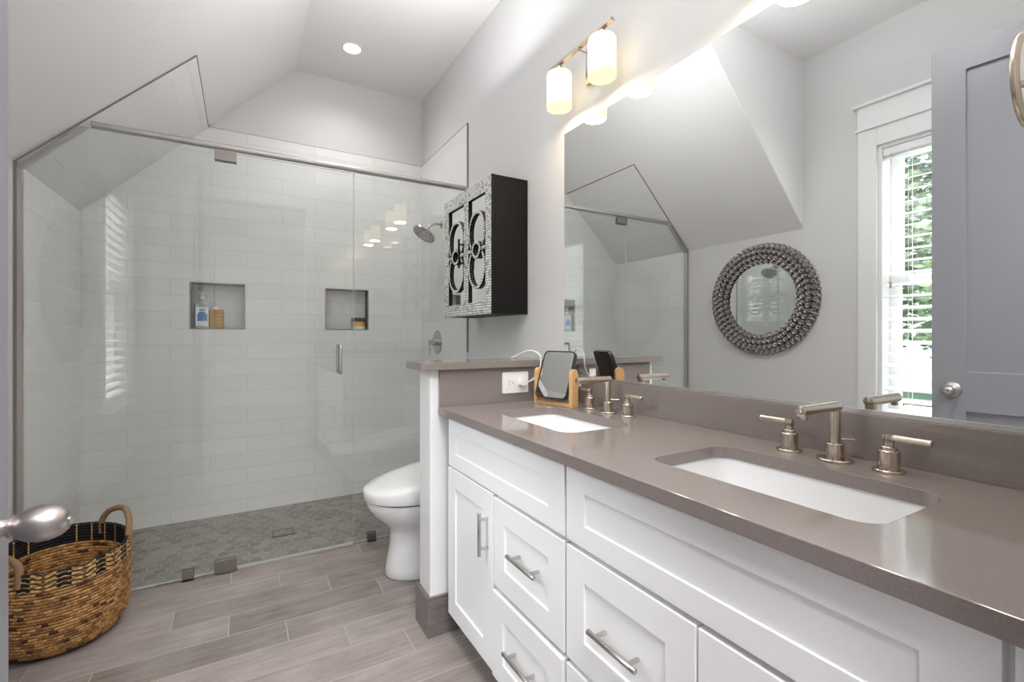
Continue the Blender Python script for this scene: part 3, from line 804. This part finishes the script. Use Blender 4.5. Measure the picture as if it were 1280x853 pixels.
bm = B(); lathe(bm, [(.048, .058), (.049, .060), (.049, .082), (.047, .086)], c, n=40); obj('lid', bm, 'blackplastic', t, smooth=40, label='black lid')

# ------------------------------------------------------------------ toilet
t = thing('toilet', 'white one-piece toilet with an electronic bidet seat, behind the half wall', 'toilet', (.80, 2.215, 0))
TYc = 2.215
def egg(xf, xb, hw, z, n=48, p=2.3):
    """elongated outline: round at the front (small x), squarer at the back"""
    out = []; cxm = xf+(xb-xf)*.52
    for i in range(n):
        a = 2*PI*i/n; c, s = math.cos(a), math.sin(a)
        if c < 0: x = cxm+(cxm-xf)*-(abs(c)**(2/2.0)); y = hw*math.copysign(abs(s)**(2/2.15), s)
        else: x = cxm+(xb-cxm)*(abs(c)**(2/3.4)); y = hw*math.copysign(abs(s)**(2/2.6), s)
        out.append((x, TYc+y, z))
    return out
bm = B()
L = [egg(.590, 1.14, .135, 0), egg(.583, 1.15, .145, .012), egg(.588, 1.15, .143, .05), egg(.606, 1.15, .132, .14), egg(.608, 1.15, .131, .205), egg(.598, 1.15, .142, .235),
     egg(.562, 1.15, .165, .27), egg(.525, 1.15, .182, .305), egg(.503, 1.15, .190, .34), egg(.497, 1.15, .192, .365), egg(.500, 1.15, .190, .372)]
loops_surface(bm, L, True, True)
obj('bowl', bm, 'porcelain', t, smooth=60)
obj('seat_gap', loops_surface(B(), [egg(.503, 1.0, .187, .371), egg(.503, 1.0, .187, .378)], True, True), 'blackplastic', t)
bm = B()
loops_surface(bm, [egg(.490, 1.02, .193, .377), egg(.486, 1.02, .196, .382), egg(.485, 1.02, .196, .417), egg(.490, 1.02, .191, .425), egg(.55, 1.02, .165, .431), egg(.63, 1.0, .12, .436), egg(.71, .95, .06, .438)], True, True)
for v_ in bm.verts:
    v_.co.z += max(0, v_.co.x-.52)*.16*max(0, min(1, (v_.co.z-.40)/.03))
obj('seat_lid', bm, 'seat', t, smooth=50)
bm = B()
loops_surface(bm, [[(a, b, z) for a, b in rrect(x0, 1.06, TYc-.19, TYc+.19, .03, 4)] for x0, z in ((.80, .378), (.80, .46), (.815, .485), (.84, .492))], True, True)
obj('bidet_unit', bm, 'seat', t, smooth=40)
bm = B(); box(bm, 1.0, XR-.014, TYc-.21, TYc+.21, .36, .74); obj('tank', bm, 'porcelain', t, bevel=.02, segs=4)
bm = B(); box(bm, .99, XR-.013, TYc-.22, TYc+.22, .742, .775); obj('tank_lid', bm, 'porcelain', t, bevel=.01, segs=3)

# ------------------------------------------------------------------ basket
BC = Vector((-.592, 2.385, 0)); BR = .196
def bprof(f):    # f 0..1 up the side
    pts = [(0, .128), (.03, .150), (.08, .170), (.16, .186), (.3, .196), (.5, .199), (.75, .197), (1, .196)]
    for (a, ra), (b, rb_) in zip(pts, pts[1:]):
        if f <= b: s = (f-a)/(b-a); return ra+(rb_-ra)*s
    return .196
def rimz(a): return .343+.018*math.sin(a-.3)
t = thing('basket', 'round woven seagrass basket with black zigzag rim beside the glass panel', 'basket', BC)
NA, NZ, ROWS = 260, 180, 30
bm = B(); lay = bm.loops.layers.color.new('Col')
TAN = [(.72, .54, .32), (.66, .49, .28), (.58, .41, .22), (.76, .59, .37), (.50, .34, .18), (.68, .51, .30), (.62, .45, .25)]
rnd = random.Random(9)
rowcol = {}
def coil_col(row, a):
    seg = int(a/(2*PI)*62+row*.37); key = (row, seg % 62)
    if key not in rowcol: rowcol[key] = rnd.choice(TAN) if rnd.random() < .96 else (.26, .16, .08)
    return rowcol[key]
CREAM = (.74, .60, .38); BLK = (.012, .012, .018)
def band_col(a, f):       # zigzag band from f=.80 to 1
    S = 12; q = (a/(2*PI)*S) % 1.0; k = (f-.80)/.20
    if q < .05 or q > .95: return (.42, .30, .16)
    z_ = (k*4) % 1.0; w_ = abs(q-.5)*2
    line = (z_+w_*1.0) % 1.0
    if w_ < .34: return CREAM if abs(line-.5) < .10 else BLK
    return BLK if abs(line-.5) < .17 else CREAM
grid = []
for j in range(NZ+1):
    f = j/NZ; row_ = []
    for i in range(NA):
        a = 2*PI*i/NA; ph = (f*ROWS+.15*math.sin(a*3)) % 1.0
        r = bprof(f)+.0035*abs(math.sin(PI*ph))+.0012*math.sin(a*46+int(f*ROWS)*2.1)
        z = f*rimz(a); row_.append(bm.verts.new((BC.x+r*math.cos(a), BC.y+r*math.sin(a), z+.001)))
    grid.append(row_)
inner = []
for j in range(NZ, -1, -2):
    f = j/NZ; row_ = []
    for i in range(NA):
        a = 2*PI*i/NA; ph = (f*ROWS) % 1.0
        r = bprof(f)-.010-.003*abs(math.sin(PI*ph))
        row_.append(bm.verts.new((BC.x+r*math.cos(a), BC.y+r*math.sin(a), max(.012, f*rimz(a)-.001))))
    inner.append(row_)
def quadrow(A, Bv, colf):
    for i in range(NA):
        fc = bm.faces.new((A[i], A[(i+1) % NA], Bv[(i+1) % NA], Bv[i])); a = 2*PI*(i+.5)/NA
        c = colf(a)
        for l in fc.loops: l[lay] = (*c, 1)
for j in range(NZ):
    f = (j+.5)/NZ
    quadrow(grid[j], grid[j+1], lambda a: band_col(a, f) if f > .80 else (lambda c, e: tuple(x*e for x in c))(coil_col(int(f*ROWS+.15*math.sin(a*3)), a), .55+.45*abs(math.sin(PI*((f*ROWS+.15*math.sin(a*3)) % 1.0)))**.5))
quadrow(grid[-1], inner[0], lambda a: BLK)
for k in range(len(inner)-1):
    f = 1-2*(k+.5)/NZ
    def ic(a):
        if f > .80:
            q = (a/(2*PI)*24) % 1.0
            return CREAM if q < .05 else BLK
        return coil_col(int(f*ROWS), a)
    quadrow(inner[k], inner[k+1], ic)
for R_ in (grid[0], inner[-1]):
    fc = bm.faces.new(R_)
    for l in fc.loops: l[lay] = (.4, .25, .11, 1)
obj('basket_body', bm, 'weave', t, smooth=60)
def handle(a0, a1, top, lean):
    def rim(a, dz=0): return Vector((BC.x+.194*math.cos(a), BC.y+.194*math.sin(a), rimz(a)+dz))
    am = (a0+a1)/2; out = Vector((math.cos(am), math.sin(am), 0))*lean
    p = [rim(a0, -.045), rim(a0, .005)+out*.1, rim(a0*.85+a1*.15, top*.7)+out*.6, rim(am, top)+out, rim(a0*.15+a1*.85, top*.7)+out*.6, rim(a1, .005)+out*.1, rim(a1, -.045)]
    path = smoothpath(p, 14); r = [.0105+.0016*abs(math.sin(i*1.57)) for i in range(len(path))]
    bm = B(); tube(bm, path, r, 12); obj('handle', bm, 'rope', t, smooth=70, label='raffia-wrapped loop handle')
handle(math.radians(6), math.radians(66), .072, .004)
handle(math.radians(198), math.radians(250), .030, -.035)

# ------------------------------------------------------------------ entry door, swung open to the left of the camera
DA = math.atan2(.993, .118); DW = .735; lead = Vector((-.2705, .876, 0))
hinge = lead-Vector((math.cos(DA), math.sin(DA), 0))*DW
t = thing('door', 'grey two-panel entry door standing open at the left edge, seen again in the big mirror', 'door', (hinge.x, hinge.y, .0), DA)
Z0, Z1 = .012, 2.402; ST = .112
pan = [rect(ST, DW-ST, .985, Z1-.118), rect(ST, DW-ST, .26, .815)]
bm = B(); plate(bm, rect(0, DW, Z0, Z1), pan, 'y', 0, .035)
box(bm, ST-.001, DW-ST+.001, .010, .025, .984, Z1-.117); box(bm, ST-.001, DW-ST+.001, .010, .025, .259, .816)
leaf = obj('door_leaf', bm, 'door', t, world=False, bevel=.0012)
for s in (-1, 1):
    y = 0 if s < 0 else .035; kx = DW-.067
    bm = B(); lathe(bm, [(.034, 0), (.034, .004), (.030, .009), (.018, .013), (.0115, .018), (.0100, .030), (.0135, .031), (.0135, .034), (.0115, .0355), (.0165, .041), (.0205, .049), (.0225, .059), (.0215, .070), (.0175, .080), (.0115, .0865), (.0070, .0878)], (kx, y, .905), (0, s, 0), 40)
    kn = obj('knob', bm, 'knobm', t, world=False, smooth=50, label='satin nickel egg-shaped knob')
    bm = B(); cyl(bm, (kx, y+s*.087, .905), (kx, y+s*.0895, .905), .0055, 20); obj('lock_button', bm, 'steel', kn, world=False, smooth=40)
obj('latch_plate', bx(DW-.001, DW+.0012, .006, .029, .875, .935), 'knobm', t, world=False, label='nickel latch plate on the door edge')
for z in (.25, 1.2, 2.15):
    bm = B(); cyl(bm, (-.004, -.006, z-.045), (-.004, -.006, z+.045), .006, 12); obj('hinge', bm, 'knobm', t, world=False, smooth=40)

# ------------------------------------------------------------------ outlet, cord, bamboo mirror
SYF = 1.67
t = thing('wall_outlet', 'white double power outlet on the taupe splash panel', 'outlet', (.976, SYF, .947))
obj('cover_plate', plate(B(), rrect(.915, 1.037, .904, .990, .005, 3), [], 'y', SYF-.006, SYF), 'plastic', t, bevel=.002)
for xc in (.952, 1.000):
    s = obj('socket', plate(B(), rrect(xc-.018, xc+.018, .932, .962, .012, 5), [], 'y', SYF-.008, SYF-.005), 'plastic', t)
    bm = B(); box(bm, xc-.010, xc-.002, SYF-.0086, SYF-.0078, .9515, .9535); box(bm, xc-.010, xc-.002, SYF-.0086, SYF-.0078, .9405, .9425); cyl(bm, (xc+.009, SYF-.0086, .947), (xc+.009, SYF-.0078, .947), .0025, 10); obj('slots', bm, 'blackplastic', s)
t = thing('power_cord', 'white plug and cord looping up from the outlet over the stone ledge', 'cord', (1.0, SYF-.02, .947))
obj('plug', plate(B(), rrect(.985, 1.016, .936, .960, .006, 4), [], 'y', SYF-.034, SYF-.009), 'plastic', t, bevel=.003)
bm = B()
tube(bm, smoothpath([(1.012, SYF-.022, .948), (1.030, SYF-.024, .950), (1.058, SYF-.022, .965), (1.080, SYF-.026, 1.000), (1.085, SYF-.028, 1.035), (1.083, SYF-.018, 1.062), (1.072, 1.70, 1.076), (1.058, 1.74, 1.068), (1.045, 1.78, 1.050), (1.035, 1.80, 1.0425)], 8), .0032, 10)
obj('cable', bm, 'plastic', t, smooth=60)

# bamboo-framed vanity mirror, local: x along the frame, -y the glass side
pa, pb = Vector((1.030, 1.592, C1)), Vector((1.080, 1.409, C1)); wv = pb-pa; ang = math.atan2(wv.y, wv.x); Wd = wv.length
t = thing('tabletop_mirror', 'small black-rimmed swivel mirror on a bamboo stand beside the far faucet', 'mirror', (pa.x, pa.y, C1), ang)
bm = B(); box(bm, .006, Wd-.006, -.010, .024, .0, .014); obj('stand_base', bm, 'bamboo', t, world=False, bevel=.002)
for x0 in (-.001, Wd-.015):
    bm = B(); pr = [(-.012, 0), (.026, 0), (.026, .127), (.022, .137), (.015, .143), (.007, .1445), (-.001, .143), (-.008, .137), (-.012, .127)]
    plate(bm, pr, [], 'x', x0, x0+.016); obj('stand_post', bm, 'bamboo', t, world=False, bevel=.0015)
# tilting panel
tilt = Matrix.Translation((Wd/2, .011, .118)) @ Matrix.Rotation(math.radians(-20), 4, 'X')
bm = B(); hw, hh = .078, .096
plate(bm, rrect(-hw, hw, -hh, hh, .020, 6), [rrect(-hw+.004, hw-.004, -hh+.004, hh-.004, .017, 6)], 'y', -.009, .006)
plate(bm, rrect(-hw+.001, hw-.001, -hh+.001, hh-.001, .019, 6), [], 'y', -.004, .006); bm.transform(tilt)
fr = obj('mirror_frame', bm, 'blackplastic', t, world=False)
bm = B(); plate(bm, rrect(-hw+.0045, hw-.0045, -hh+.0045, hh-.0045, .0165, 6), [], 'y', -.0072, -.0042); bm.transform(tilt)
obj('mirror_glass', bm, 'mirror', fr, world=False)
bm = B(); cyl(bm, (.012, .011, .118), (Wd-.012, .011, .118), .003, 10); obj('pivot', bm, 'steel', fr, world=False)

# ------------------------------------------------------------------ outside the window
tag(obj('lawn', bx(-16, XL-T-.02, -8, 12, -.6, -.5), 'grass'), 'green lawn outside the window', 'lawn')['kind'] = 'structure'
def tree(x, y, h, r, label, seed):
    rg = random.Random(seed); t = thing('tree', label, 'tree', (x, y, -.5), group='leafy trees outside the window')
    bm = B(); tube(bm, [(x, y, -.5), (x+.05, y, h*.3), (x, y+.05, h*.7)], [.14, .11, .06], 10); obj('trunk', bm, 'bark', t, smooth=60)
    bm = B()
    for _ in range(5200):
        d = Vector((rg.gauss(0, 1), rg.gauss(0, 1), rg.gauss(0, 1))).normalized()*r*rg.uniform(.45, 1)**.6
        c = Vector((x, y, h*.62))+Vector((d.x, d.y, d.z*1.25)); s = rg.uniform(.04, .085)
        u, v, a = frame_from((rg.gauss(0, 1), rg.gauss(0, 1), rg.gauss(0, 1)))
        vv = [bm.verts.new(c+u*s*p+v*s*q) for p, q in ((-1, 0), (0, -.5), (1, 0), (0, .5))]; bm.faces.new(vv)
    obj('crown', bm, 'leaf', t)
tree(-5.0, 1.6, 3.6, 1.35, 'leafy green tree nearest outside the window', 1)
tree(-6.5, 4.2, 4.2, 1.6, 'leafy green tree further off, toward the shower end outside the window', 2)
tree(-6.0, -1.2, 3.2, 1.4, 'leafy green tree further off, toward the doorway end outside the window', 3)
w = bpy.data.worlds.new('world'); scene.world = w; w.use_nodes = True; nt = w.node_tree
bg = nt.nodes['Background']; g = G(nt)
tc = nt.nodes.new('ShaderNodeTexCoord'); sp = nt.nodes.new('ShaderNodeSeparateXYZ'); nt.links.new(tc.outputs['Generated'], sp.inputs[0])
nt.links.new(g.ramp(g.m('ADD', .5, g.m('MULTIPLY', sp.outputs[2], .5)), [(.48, (.80, .85, .88)), (.62, (.80, .90, 1.)), (1, (.45, .65, 1.))]), bg.inputs[0])
bg.inputs[1].default_value = SKY_STRENGTH
